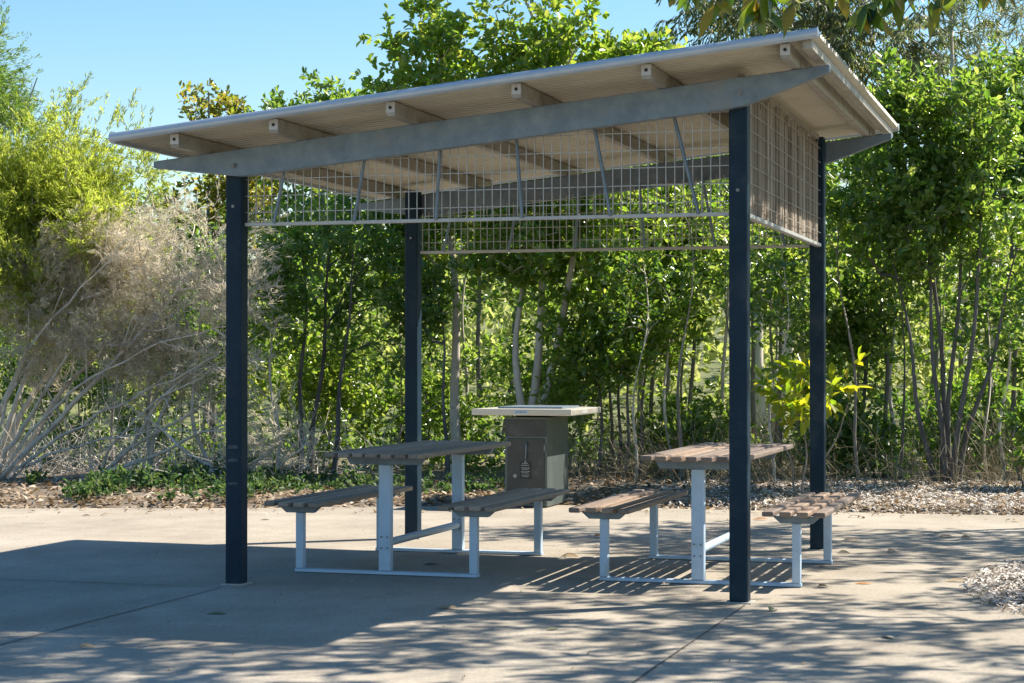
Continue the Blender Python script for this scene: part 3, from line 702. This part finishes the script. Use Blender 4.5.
tree('multi_stem_tree', 'dark leafed tree with three thin stems left of the rear left post', 'tree',
     [(-3.86, 10.0, -3.73, 2.7), (-3.75, 10.1, -3.5, 2.9), (-3.4, 9.9, -3.1, 2.4)], [(-3.45, 10.0, 2.25, .82, .95), (-3.1, 10.0, 1.6, .5, .6), (-3.9, 10., 1.5, .35, .5)], 170, M['lf_mid'], M['bark_dark'], 52, .036, sprays=4, per=10, ll=.09, lw=.042, clump=.34, freq=2.2)
tree('young_tree', 'thin dark stemmed sapling just right of the rear left post', 'tree',
     [(-2.02, 9.9, -2.15, 2.3)], [(-2.35, 9.9, 1.9, .28, .5)], 60, M['lf_mid'], M['bark_dark'], 53, .026, sprays=4, per=9, ll=.09, lw=.042, clump=.4, freq=2.2)
tree('young_tree', 'clump of dark thin saplings directly right of the barbecue cabinet', 'tree',
     [(-.33, 10.2, -.35, 2.1), (-.17, 10.4, -.10, 2.2), (.11, 10.3, .17, 2.0), (-.05, 10.3, -.02, 1.9)], [(-.2, 10.2, 1.65, .75, .65), (-.6, 10.2, .95, .3, .5)], 220, M['lf_bright'], M['bark_dark'], 54, .022, sprays=4, per=10, ll=.09, lw=.042, clump=.4, freq=2.2)
tree('shrub', 'bright yellow leaved shrub between the rear right post and the right bench', 'shrub',
     [(2.28, 7.9, 2.28, 1.1), (2.36, 8.0, 2.66, .95), (2.2, 8.0, 1.95, .95)], [(2.45, 7.9, 1.02, .44, .24), (2.1, 7.9, .95, .28, .26)], 30, M['lf_yellow'], M['bark'], 55, .014, .003, sprays=3, per=5, ll=.15, lw=.075, slen=.20, clump=.2, freq=2.2, up=1.4)
tree('shrub', 'dark glossy green shrub at the right edge above the mulch bank', 'shrub',
     [(4.27, 9.0, 4.25, .57)], [(4.32, 9.0, .55, .36, .36)], 46, M['lf_dark'], M['bark_dark'], 56, .014, .003, sprays=4, per=9, ll=.10, lw=.045)
LOW = [('low leafy green shrub behind the leaning bare stems', -8.14, 12.0, (-8.2, 12, 1.3, 1.2, 1.1), 'lf_dark'),
       ('leafy green shrub seen through the grey twigs beside the left front post', -6.35, 11.5, (-6.1, 11.5, 1.3, 1.1, 1.1), 'lf_dark'),
       ('bright green shrub under the slender tree between the right posts', .61, 10.8, (.61, 10.8, .5, .6, .45), 'lf_mid'),
       ('low dark shrub at the foot of the rear right post', 2.39, 10.6, (2.39, 10.6, .45, .5, .36), 'lf_dark'),
       ('rounded green shrub behind the barbecue cabinet', -1.25, 11.5, (-1.3, 11.5, .95, .75, .8), 'lf_mid'),
       ('sparse low shrub behind the multi stemmed tree at the right', 3.41, 13.0, (3.4, 13, .6, .9, .5), 'lf_dark'),
       ('low sunlit shrub left of the barbecue beyond the pale trunk', -2.79, 11.5, (-2.7, 11.5, .85, .85, .75), 'lf_mid'),
       ('green shrub low behind the left table and its thin stems', -4.3, 11.3, (-4.2, 11.3, 1.0, .9, .85), 'lf_bright')]
for k, (lab, x, y, e, lm) in enumerate(LOW):
    tree('shrub', lab, 'shrub', [(x, y, x, e[2]), (x + .2, y, x + .35, e[2]), (x - .15, y + .1, x - .35, e[2])], [e], int(60 + 75 * e[3] * e[4] * 2), M[lm], M['bark_dark'], 60 + k, .018, .003, sprays=4, per=9, ll=.09, lw=.042, clump=.3, freq=2.)
MIDS = [('mid distance tree filling the gap behind the leaning stems at the left', (-9.4, 16, -9.4, 3.7), (-9.3, 16, 2.5, 1.6, 1.6), 'lf_mid'),
        ('mid distance tree behind the left front post', (-6.84, 17, -6.84, 3.7), (-6.84, 17, 2.6, 1.5, 1.7), 'lf_bright'),
        ('mid distance tree behind the rear left post', (-3.59, 16, -3.59, 3.9), (-3.5, 16, 2.8, 1.4, 1.7), 'lf_mid'),
        ('mid distance tree behind the forked trunk and barbecue', (-1.56, 17.5, -1.56, 4.5), (-1.5, 17.5, 3.0, 1.5, 1.9), 'lf_bright'),
        ('mid distance tree behind the nearest navy post', (.97, 16.5, .97, 4.3), (.97, 16.5, 3.2, 1.4, 1.9), 'lf_mid'),
        ('mid distance tree behind the multi stemmed tree', (2.73, 17, 2.9, 3.9), (3.07, 17, 2.8, 1.5, 1.8), 'lf_bright'),
        ('mid distance tree behind the bushy tree at the right edge', (5.0, 15.5, 5.0, 4.0), (5.0, 15.5, 2.9, 1.4, 1.8), 'lf_mid')]
for k, (lab, st, e, lm) in enumerate(MIDS):
    tree('broadleaf_tree', lab, 'tree', [st, (st[0] + .3, st[1] + .2, st[0] + .7, st[3] * .9)], [e, (e[0] + .4, e[1], 1.1, .9, .7)], 190, M[lm], M['bark'], 80 + k, .05, sprays=4, per=9, ll=.11, lw=.05, slen=.32, clump=.42, freq=1.6)

SIDE = [('broadleaf tree standing just beyond the right edge behind the mulch bank', 6.6, 13.0, 2.9, 'lf_mid'), ('broadleaf tree second beyond the right edge behind the mulch bank', 8.9, 12.8, 3.1, 'lf_bright'),
        ('broadleaf tree third beyond the right edge behind the mulch bank', 11.4, 13.2, 2.8, 'lf_mid'), ('broadleaf tree farthest beyond the right edge behind the mulch bank', 14.2, 12.6, 3.0, 'lf_dark'),
        ('broadleaf tree beyond the left edge behind the feathery tree', -11.5, 10.5, 2.7, 'lf_mid')]
for k, (lab, x, y, z, lm) in enumerate(SIDE):
    tree('broadleaf_tree', lab, 'tree', [(x, y, x - .1, z + 1), (x + .25, y + .1, x + .6, z + .8)], [(x, y, z, 1.35, 1.4), (x + .5, y, 1.2, .9, .8)], 260, M[lm], M['bark'], 120 + k, .05, sprays=4, per=9, ll=.10, lw=.045, slen=.3, clump=.36, freq=1.6)

# the trees that stand out of frame in the mulch bed and shade the slab
tree('shade_tree', 'large tree beside the right mulch bed whose leafy crown shades the paving', 'tree',
     [(8.5, 2.6, 7.9, 4.4, -.3)], [(5.6, .7, 6.3, 2.9, 1.7), (4.3, .0, 6.6, 1.8, 1.1), (7.3, -.4, 5.9, 2.0, 1.4), (7.3, 3.0, 6.0, 1.6, 1.2), (4.4, 1.5, 7.0, 1.6, .9), (8.6, 1.6, 6.0, 1.6, 1.2)], 310, M['lf_near'], M['bark'], 91, .075, .0019, sprays=6, per=9, ll=.13, lw=.05, slen=.42, clump=.38, freq=1.5, depth=1.0, wobble=.1)
tree('shade_tree', 'second tree further along the right mulch bank beyond the picture edge', 'tree',
     [(7.8, 7.8, 7.0, 5.6, -.5)], [(7.3, 6.2, 5.6, 1.7, 1.3), (6.3, 6.9, 5.6, 1.1, .9), (8.6, 6.6, 5.4, 1.4, 1.3), (5.5, 7.3, 5.8, .8, .7)], 190, M['lf_near'], M['bark'], 92, .08, .0022, sprays=6, per=9, ll=.13, lw=.05, slen=.42, clump=.36, freq=1.1, depth=1.0, wobble=.1)

# drooping branch with large leaves that hangs into the top right of the view
def big_leaf(mb, p, d, nrm, l, w_):
    d = Vector(d).normalized(); nrm = Vector(nrm); nrm = (nrm - d * nrm.dot(d)).normalized(); s = nrm.cross(d); p = Vector(p)
    prof = [(0, .03), (.12, .42), (.3, .88), (.5, 1.0), (.7, .78), (.88, .36), (1, .02)]
    v = []; f = []
    for t, ww in prof:
        c = p + d * l * t - nrm * l * .14 * t * t
        v += [c + s * w_ * .5 * ww + nrm * w_ * .10 * ww, c, c - s * w_ * .5 * ww + nrm * w_ * .10 * ww]
    for i in range(len(prof) - 1):
        a = i * 3; f += [(a, a + 1, a + 4, a + 3), (a + 1, a + 2, a + 5, a + 4)]
    mb.add(v, f)
hb = thing('leafy_branch', 'overhanging leafy branch with large drooping leaves at the top right', 'branch', (6.0, -2.2, 3.6))
rr = random.Random(17)
bm_ = MB(); lm_ = MB()
main = [(6.3, -1.6, 3.70), (5.6, -2.2, 3.22), (4.9, -2.45, 2.92), (4.3, -2.6, 2.85), (3.75, -2.75, 2.86), (3.3, -2.85, 2.92)]
bm_.tube(main, .020, 7, .005)
path = [Vector(p) for p in main]
for i in range(1, 60):
    t = (i / 60) ** .9 * (len(path) - 1); k = min(int(t), len(path) - 2); p = path[k].lerp(path[k + 1], t - k)
    if t < 1.2: continue
    side = Vector((rr.uniform(-.6, .3), rr.uniform(-.7, .7), rr.uniform(-.25, .5))).normalized()
    q = p + side * rr.uniform(.08, .28)
    bm_.tube([p, (p + q) / 2 + Vector((0, 0, .02)), q], .0045, 5, .0025)
    for j in range(rr.choice((3, 4, 5))):
        d = Vector((rr.gauss(side.x * .4, .35), rr.gauss(side.y * .4, .35), rr.uniform(-1.1, -.25)))
        big_leaf(lm_, q + (p - q) * rr.uniform(0, .5), d, (rr.gauss(0, .6), rr.gauss(-.6, .5), 1), rr.uniform(.11, .165), rr.uniform(.042, .058))
bm_.build('stem', M['bark'], hb)
lo = lm_.build('leaves', M['lf_near'], hb, smooth=True)

# distant woodland beyond the trees: one mass of leaf clumps over rising ground
rg = np.random.default_rng(5)
N = 9500
y = rg.uniform(22, 48, N); xx = 4.987 + (y + 10.7) * np.tan(rg.uniform(-.85, .62, N))
ang = np.arctan2(xx - 4.987, y + 10.716)
edge = np.interp(ang, [-.85, -.66, -.50, -.40, -.34, -.28, -.1, .06, .62], [4.5, 4.2, 3.6, 3.7, 5.2, 6.6, 7.2, 6.6, 5.5]) * (.62 + .38 * wob(np.stack([xx, y], -1), .9, 4))
gz = ground_z(xx, y); zt = gz * .3 + np.maximum(edge, 1.2) * rg.random(N) ** .75
P = np.stack([xx, y, zt], -1)
D = unit(rg.normal(size=P.shape) + np.array([0, 0, .5]))
me = leaves_mesh('distant_woodland', P, D, rg.uniform(.4, 1.0, N), 14, .20, .095, rg, .9, .2, .5)
o = link('distant_woodland', me, M['lf_far']); o['kind'] = 'stuff'

# dry undergrowth between the trunks
def stalks(name, n, xr, yr, hmin, hmax, mat, seed, r=.0035, lean=.5):
    rg = np.random.default_rng(seed)
    x = rg.uniform(*xr, n); y = rg.uniform(*yr, n); P = np.stack([x, y, ground_z(x, y)], -1)
    keep = wob(P[:, :2], 1.4, 1) > -.45; P = P[keep]; n = len(P)
    D = unit(np.array([0, 0, 1.]) + rg.normal(0, lean, (n, 3))); D[:, 2] = np.abs(D[:, 2]) + .1; L = rg.uniform(hmin, hmax, n); segs = []; c = P
    for k in range(3):
        nx_ = c + D * (L / 3)[:, None]; segs.append(seg_mesh('', c, nx_, np.full(n, r * (1 - k * .25)), np.full(n, r * (.75 - k * .25) + .0004), 3)); c = nx_
        D = unit(D + rg.normal(0, .28, D.shape) - np.array([0, 0, .12]))
    o = link(name, join_segs(name, segs), mat); o['kind'] = 'stuff'; return o
stalks('dry_undergrowth', 4200, (-.8, 6.0), (8.9, 15.5), .25, 1.1, M['dry'], 6, .0036, .7)
rs_ = random.Random(23); SAP = []
SL = 'slender sapling with a thin bare trunk and sparse leaves in the thicket behind the shelter'
for k in range(6):
    h = (2.6, 3.1, 3.5, 2.9, 3.3, 2.4)[k]; lx = rs_.uniform(-.25, .25)
    SAP.append(tree('sapling', SL, 'tree', [(0, 12, lx, h)], [(lx, 12, h - .35, .42, .6)], 46, M[('lf_mid', 'lf_bright', 'lf_dark')[k % 3]], M[('bark_pale', 'bark', 'stem_pale', 'bark_dark', 'bark', 'bark_pale')[k]], 200 + k, (.024, .020, .027, .018, .022, .016)[k], .003, sprays=3, per=8, ll=.09, lw=.042, group='slender saplings in the thicket', wobble=.10))
spots = [(-3.9, 9.5), (-3.0, 10.9), (-2.6, 12.2), (-1.5, 12.6), (-.45, 11.2), (.2, 9.7), (.45, 10.4), (.75, 9.5), (.95, 11.1), (1.3, 9.8), (1.55, 10.9), (1.75, 9.4), (2.05, 10.4), (2.6, 9.7), (2.75, 12.0), (2.95, 10.3), (3.15, 13.2), (3.9, 9.9), (4.0, 11.0), (4.35, 10.0), (4.6, 11.8), (-5.2, 10.6), (-6.2, 9.9), (-4.6, 11.8), (-7.4, 11.0), (.05, 13.0), (1.1, 13.5), (2.1, 13.8)]
for k, (x, y) in enumerate(spots):
    p0 = SAP[k % 6]
    if k < 6: r_ = p0
    else:
        r_ = p0.copy(); COL.objects.link(r_)
        for ch in p0.children:
            c_ = ch.copy(); COL.objects.link(c_); c_.parent = r_; c_.matrix_parent_inverse = ch.matrix_parent_inverse.copy()
    r_.location = (x, y, float(ground_z(x, y))); r_.rotation_euler = (0, 0, rs_.uniform(0, 6.28)); r_.scale = (1, 1, rs_.uniform(.85, 1.15))
stalks('dead_sticks', 900, (-9, -2.5), (7.6, 10.5), .3, 1.3, M['twig'], 8, .005, .9)

# leafy understorey and weeds
def weeds(name, n, xr, yr, hmax, mat, seed, ll, lw, per=9, edge_gap=None, thr=-.2):
    rg = np.random.default_rng(seed)
    x = rg.uniform(*xr, n); y = rg.uniform(*yr, n)
    if edge_gap is not None:
        y = np.interp(x, EX, EY) + edge_gap[0] + rg.random(n) * edge_gap[1]
    P = np.stack([x, y, ground_z(x, y)], -1); P = P[wob(P[:, :2], 1.5, 5) > thr]; n = len(P)
    hh = hmax * (.25 + .75 * rg.random(n)) * (.6 + .4 * wob(P[:, :2], 2.2, 2)); P[:, 2] += np.maximum(.02, hh * .5)
    D = unit(rg.normal(0, .6, P.shape) + np.array([0, 0, .8])); o = link(name, leaves_mesh(name, P, D, np.maximum(.05, hh * .8), per, ll, lw, rg, 1.0, .1, .8), mat); o['kind'] = 'stuff'; return o
weeds('ground_cover', 2500, (-9.5, -2.7), (0, 0), .24, M['lf_weed'], 12, .06, .03, 9, (.30, 2.4), -.02)
weeds('weed_patch', 220, (-2.6, -.4), (0, 0), .28, M['lf_weed'], 13, .06, .03, 9, (.9, 1.6), -.3)
weeds('understorey', 2700, (-12, 13), (10, 15), .7, M['lf_mid'], 14, .085, .04, 9, None, -.1)

# bark chips on the bank and in the bed, dead leaves along the slab edge
def flakes(name, P, rg, l, w_, tilt, mat, thick=.25):
    n = len(P); a = rg.uniform(0, 6.28, n); u = np.stack([np.cos(a), np.sin(a), rg.normal(0, tilt, n)], -1); u = unit(u)
    v_ = np.stack([-np.sin(a), np.cos(a), rg.normal(0, tilt, n)], -1); v_ = unit(v_); nn = np.cross(u, v_)
    L = (l * rg.uniform(.5, 1.5, n))[:, None]; W = (w_ * rg.uniform(.5, 1.4, n))[:, None]; c = nn * L * thick
    V = np.stack([P - u * L / 2 - v_ * W * .3, P - u * L * .1 - v_ * W / 2 + c, P + u * L / 2 - v_ * W * .15, P + u * L * .4 + v_ * W * .3, P + v_ * W / 2 + c, P - u * L / 2 + v_ * W * .25], 1).reshape(-1, 3)
    k = np.arange(n)[:, None] * 6
    f = np.concatenate([k + np.array([[0, 1, 4, 5]]), k + np.array([[1, 2, 3, 4]])])
    o = link(name, np_mesh(name, V, f), mat); o['kind'] = 'stuff'; return o
rg = np.random.default_rng(9)
n = 44000; x = rg.uniform(.6, 9.0, n); d = rg.random(n) ** .9 * 3.6; y = np.interp(x, EX, EY) + .02 + d
keep = rg.random(n) < sstep(.3, 2.2, x); x, y = x[keep], y[keep]
flakes('bark_mulch', np.stack([x, y, ground_z(x, y) + rg.uniform(.0, .035, len(x))], -1), rg, .042, .012, .4, M['chips'], .12)
n = 9000; x = rg.uniform(-10, 6.0, n); d = rg.random(n) ** 1.6 * 3.2; y = np.interp(x, EX, EY) + .0 + d
flakes('leaf_litter', np.stack([x, y, ground_z(x, y) + rg.uniform(.0, .03, n)], -1), rg, .075, .035, .4, M['litter'], .15)
# mulch bed on the right, a low mound with a rounded corner
bed = [(8.9, -3.2), (7.0, -2.3), (5.6, -1.25), (4.75, -.35), (4.43, .30), (4.29, .9), (4.26, 1.35), (4.32, 1.95), (4.44, 2.45), (4.75, 2.95), (5.3, 3.2), (8.9, 3.4)]
cx_, cy_ = 6.6, -.5
from mathutils.geometry import tessellate_polygon
bx_ = np.array(bed)
def inside(px, py):
    r_ = np.zeros(len(px), bool); j_ = len(bed) - 1
    for i in range(len(bed)):
        xi, yi = bed[i]; xj, yj = bed[j_]
        c_ = ((yi > py) != (yj > py)) & (px < (xj - xi) * (py - yi) / (yj - yi + 1e-12) + xi); r_ ^= c_; j_ = i
    return r_
def edge_d(px, py):
    dm = np.full(len(px), 9.)
    for i in range(len(bed)):
        a = bx_[i]; b_ = bx_[(i + 1) % len(bed)]; ab = b_ - a
        t = np.clip(((px - a[0]) * ab[0] + (py - a[1]) * ab[1]) / (ab @ ab), 0, 1)
        dm = np.minimum(dm, np.hypot(px - a[0] - ab[0] * t, py - a[1] - ab[1] * t))
    return dm
gx = np.arange(4.1, 9.0, .07); gy = np.arange(-3.4, 3.6, .07); X, Y = np.meshgrid(gx, gy); xf, yf_ = X.ravel(), Y.ravel()
dd = np.where(inside(xf, yf_), edge_d(xf, yf_), -edge_d(xf, yf_))
Zb = -.03 + sstep(-.06, .5, dd) * .10 + wob(np.stack([xf, yf_], -1), 7, 1) * .01 * (dd > 0)
idx = np.arange(X.size).reshape(X.shape); q = np.stack([idx[:-1, :-1], idx[:-1, 1:], idx[1:, 1:], idx[1:, :-1]], -1).reshape(-1, 4)
q = q[(dd[q] > -.12).all(1)]
o = link('garden_bed', np_mesh('garden_bed', np.stack([xf, yf_, Zb], -1), q), M['ground']); o['kind'] = 'structure'
n = 34000; x = rg.uniform(4.2, 6.4, n); y = rg.uniform(-3, 3.3, n); k = inside(x, y) | ((edge_d(x, y) < .07) & (rg.random(n) < .35)); x, y = x[k], y[k]
de = np.where(inside(x, y), edge_d(x, y), -edge_d(x, y)); z = np.maximum(-.03 + sstep(-.06, .5, de) * .10, .003) + rg.uniform(.002, .022, len(x))
flakes('bark_chips', np.stack([x, y, z], -1), rg, .042, .012, .4, M['chips'], .12)

n = 900; x = rg.uniform(-5, 6, n); y = rg.uniform(-3.6, 6.4, n); keep = (wob(np.stack([x, y], -1), .9, 3) > -.1) & (y < np.interp(x, EX, EY) - .02)
x, y = x[keep], y[keep]; flakes('leaf_crumbs', np.stack([x, y, np.full(len(x), .006)], -1), rg, .022, .009, .2, M['litter'], .15)
n = 260; x = rg.uniform(-8, 6, n); y = np.interp(x, EX, EY) - .02 - rg.random(n) ** 2.5 * .9
flakes('edge_litter', np.stack([x, y, np.full(n, .010)], -1), rg, .06, .028, .25, M['litter'], .15)
# fallen leaves lying on the slab, each one a thing
def leaf_obj(kind, s):
    rr = random.Random(kind); v = []; f = []
    prof = [(0, .05), (.15, .5), (.35, .95), (.55, 1), (.75, .75), (.9, .35), (1, .03)]
    curl = (.05, .14, .22)[kind % 3]; cup = (.5, .9, 1.6)[kind % 3]
    for t, ww in prof:
        zc_ = curl * (1 - math.cos(3 * t + kind)) * .6 + .02
        for sx_ in (-1, -.5, 0, .5, 1):
            v.append((t - .5, sx_ * .22 * ww + .03 * math.sin(5 * t), zc_ * (1 - .25 * abs(sx_)) + cup * .22 * sx_ * sx_ * ww * (1 + .5 * sx_) + rr.uniform(-.018, .018)))
    for i in range(len(prof) - 1):
        for j in range(4): a = i * 5 + j; f.append((a, a + 1, a + 6, a + 5))
    zmin = min(p[2] for p in v)
    me = bpy.data.meshes.new('fallen_leaf'); me.from_pydata([(x, y, z - zmin + .004) for x, y, z in v], [], f); me.update()
    me.polygons.foreach_set('use_smooth', [True] * len(me.polygons)); return me
tones = {'tan': (.38, .27, .16), 'orange': (.45, .20, .06), 'pale': (.52, .46, .34), 'dark': (.10, .075, .05), 'green': (.16, .17, .08)}
LM = {k: surf(k + ' dead leaf', [(.3, tuple(c * .75 for c in v)), (.7, v)], 3, .75) for k, v in tones.items()}
protos = {(k, t): None for k in range(3) for t in tones}
def fallen(label, x, y, size, kind, tone, ang, twist=0):
    if protos[(kind, tone)] is None: me = leaf_obj(kind, 1); me.materials.append(LM[tone]); protos[(kind, tone)] = me
    o = bpy.data.objects.new('fallen_leaf', protos[(kind, tone)]); COL.objects.link(o)
    o.location = (x, y, .002); o.scale = (size * .7, size * .7, size * .26); o.rotation_euler = (0, 0, ang)
    o['label'] = label; o['category'] = 'leaf'; o['group'] = 'dead leaves fallen on the paving'
for a in (('small pale leaf in the roof shadow left of the left front post', -.853, 1.281, .09, 0, 'pale', .5),
          ('greenish twig like leaf lying in front of the left front post', .491, -1.297, .16, 0, 'green', .3),
          ('tan curled leaf on the dappled paving at the lower left', .438, -2.587, .12, 2, 'tan', 1.),
          ('brown leaf on the sunlit paving far left of the left front post', -3.432, 4.305, .12, 1, 'dark', .2),
          ('dark leaf on sunlit paving behind the left bench of the shaded table', -1.77, 4.368, .12, 0, 'dark', .1),
          ('large tan cupped leaf between the two picnic tables', 1.527, 2.071, .19, 2, 'tan', .2),
          ('orange leaf on the sunlit paving beyond the space between the tables', 1.328, 3.656, .13, 2, 'orange', .8),
          ('small brown leaf beside the left bench of the right table', 1.666, 2.327, .08, 2, 'dark', 1.2),
          ('brown curled leaf on the paving in front of the shaded table', 1.597, -.745, .19, 1, 'tan', .1),
          ('small greenish leaf on the dappled paving at the middle bottom', 2.369, -1.368, .11, 1, 'green', 1.),
          ('dark flat leaf under the shaded table', .766, 1.368, .16, 0, 'dark', .4),
          ('olive curled leaf on the paving in front of the nearest navy post', 3.306, -.315, .13, 2, 'green', 1.3),
          ('pale tan leaf on the dappled paving at the lower right', 4.009, -1.163, .15, 1, 'pale', 2.2),
          ('brown leaf on the paving right of the rear right post', 3.592, 3.13, .13, 2, 'tan', 1.),
          ('flat tan leaf on the paving just right of the right bench', 3.214, 3.885, .20, 1, 'tan', .2),
          ('leftmost of the two brown leaves far right near the mulch bank', 3.869, 4.427, .17, 1, 'tan', .6),
          ('rightmost of the two brown leaves far right near the mulch bank', 4.02, 4.374, .12, 2, 'dark', .2),
          ('pale leaf below the pair of brown leaves far right', 3.918, 3.77, .14, 0, 'pale', .1),
          ('brown leaf near the foot of the rear right post', 3.286, 2.89, .14, 2, 'dark', .3),
          ('small tan leaf beside the right front seat leg of the right table', 3.249, 1.99, .10, 1, 'tan', .9),
          ('yellowish leaf on dappled paving left of the mulch bed', 3.624, 1.098, .15, 0, 'orange', .2),
          ('crumpled pale leaf at the right foot of the right table', 3.42, .86, .14, 2, 'pale', 2.5),
          ('orange brown leaf on the rounded corner of the mulch bed', 4.15, 1.38, .18, 1, 'tan', .1),
          ('tan leaf on the sunlit paving behind the right table top', 2.243, 5.583, .20, 1, 'orange', .1)):
    fallen(*a)
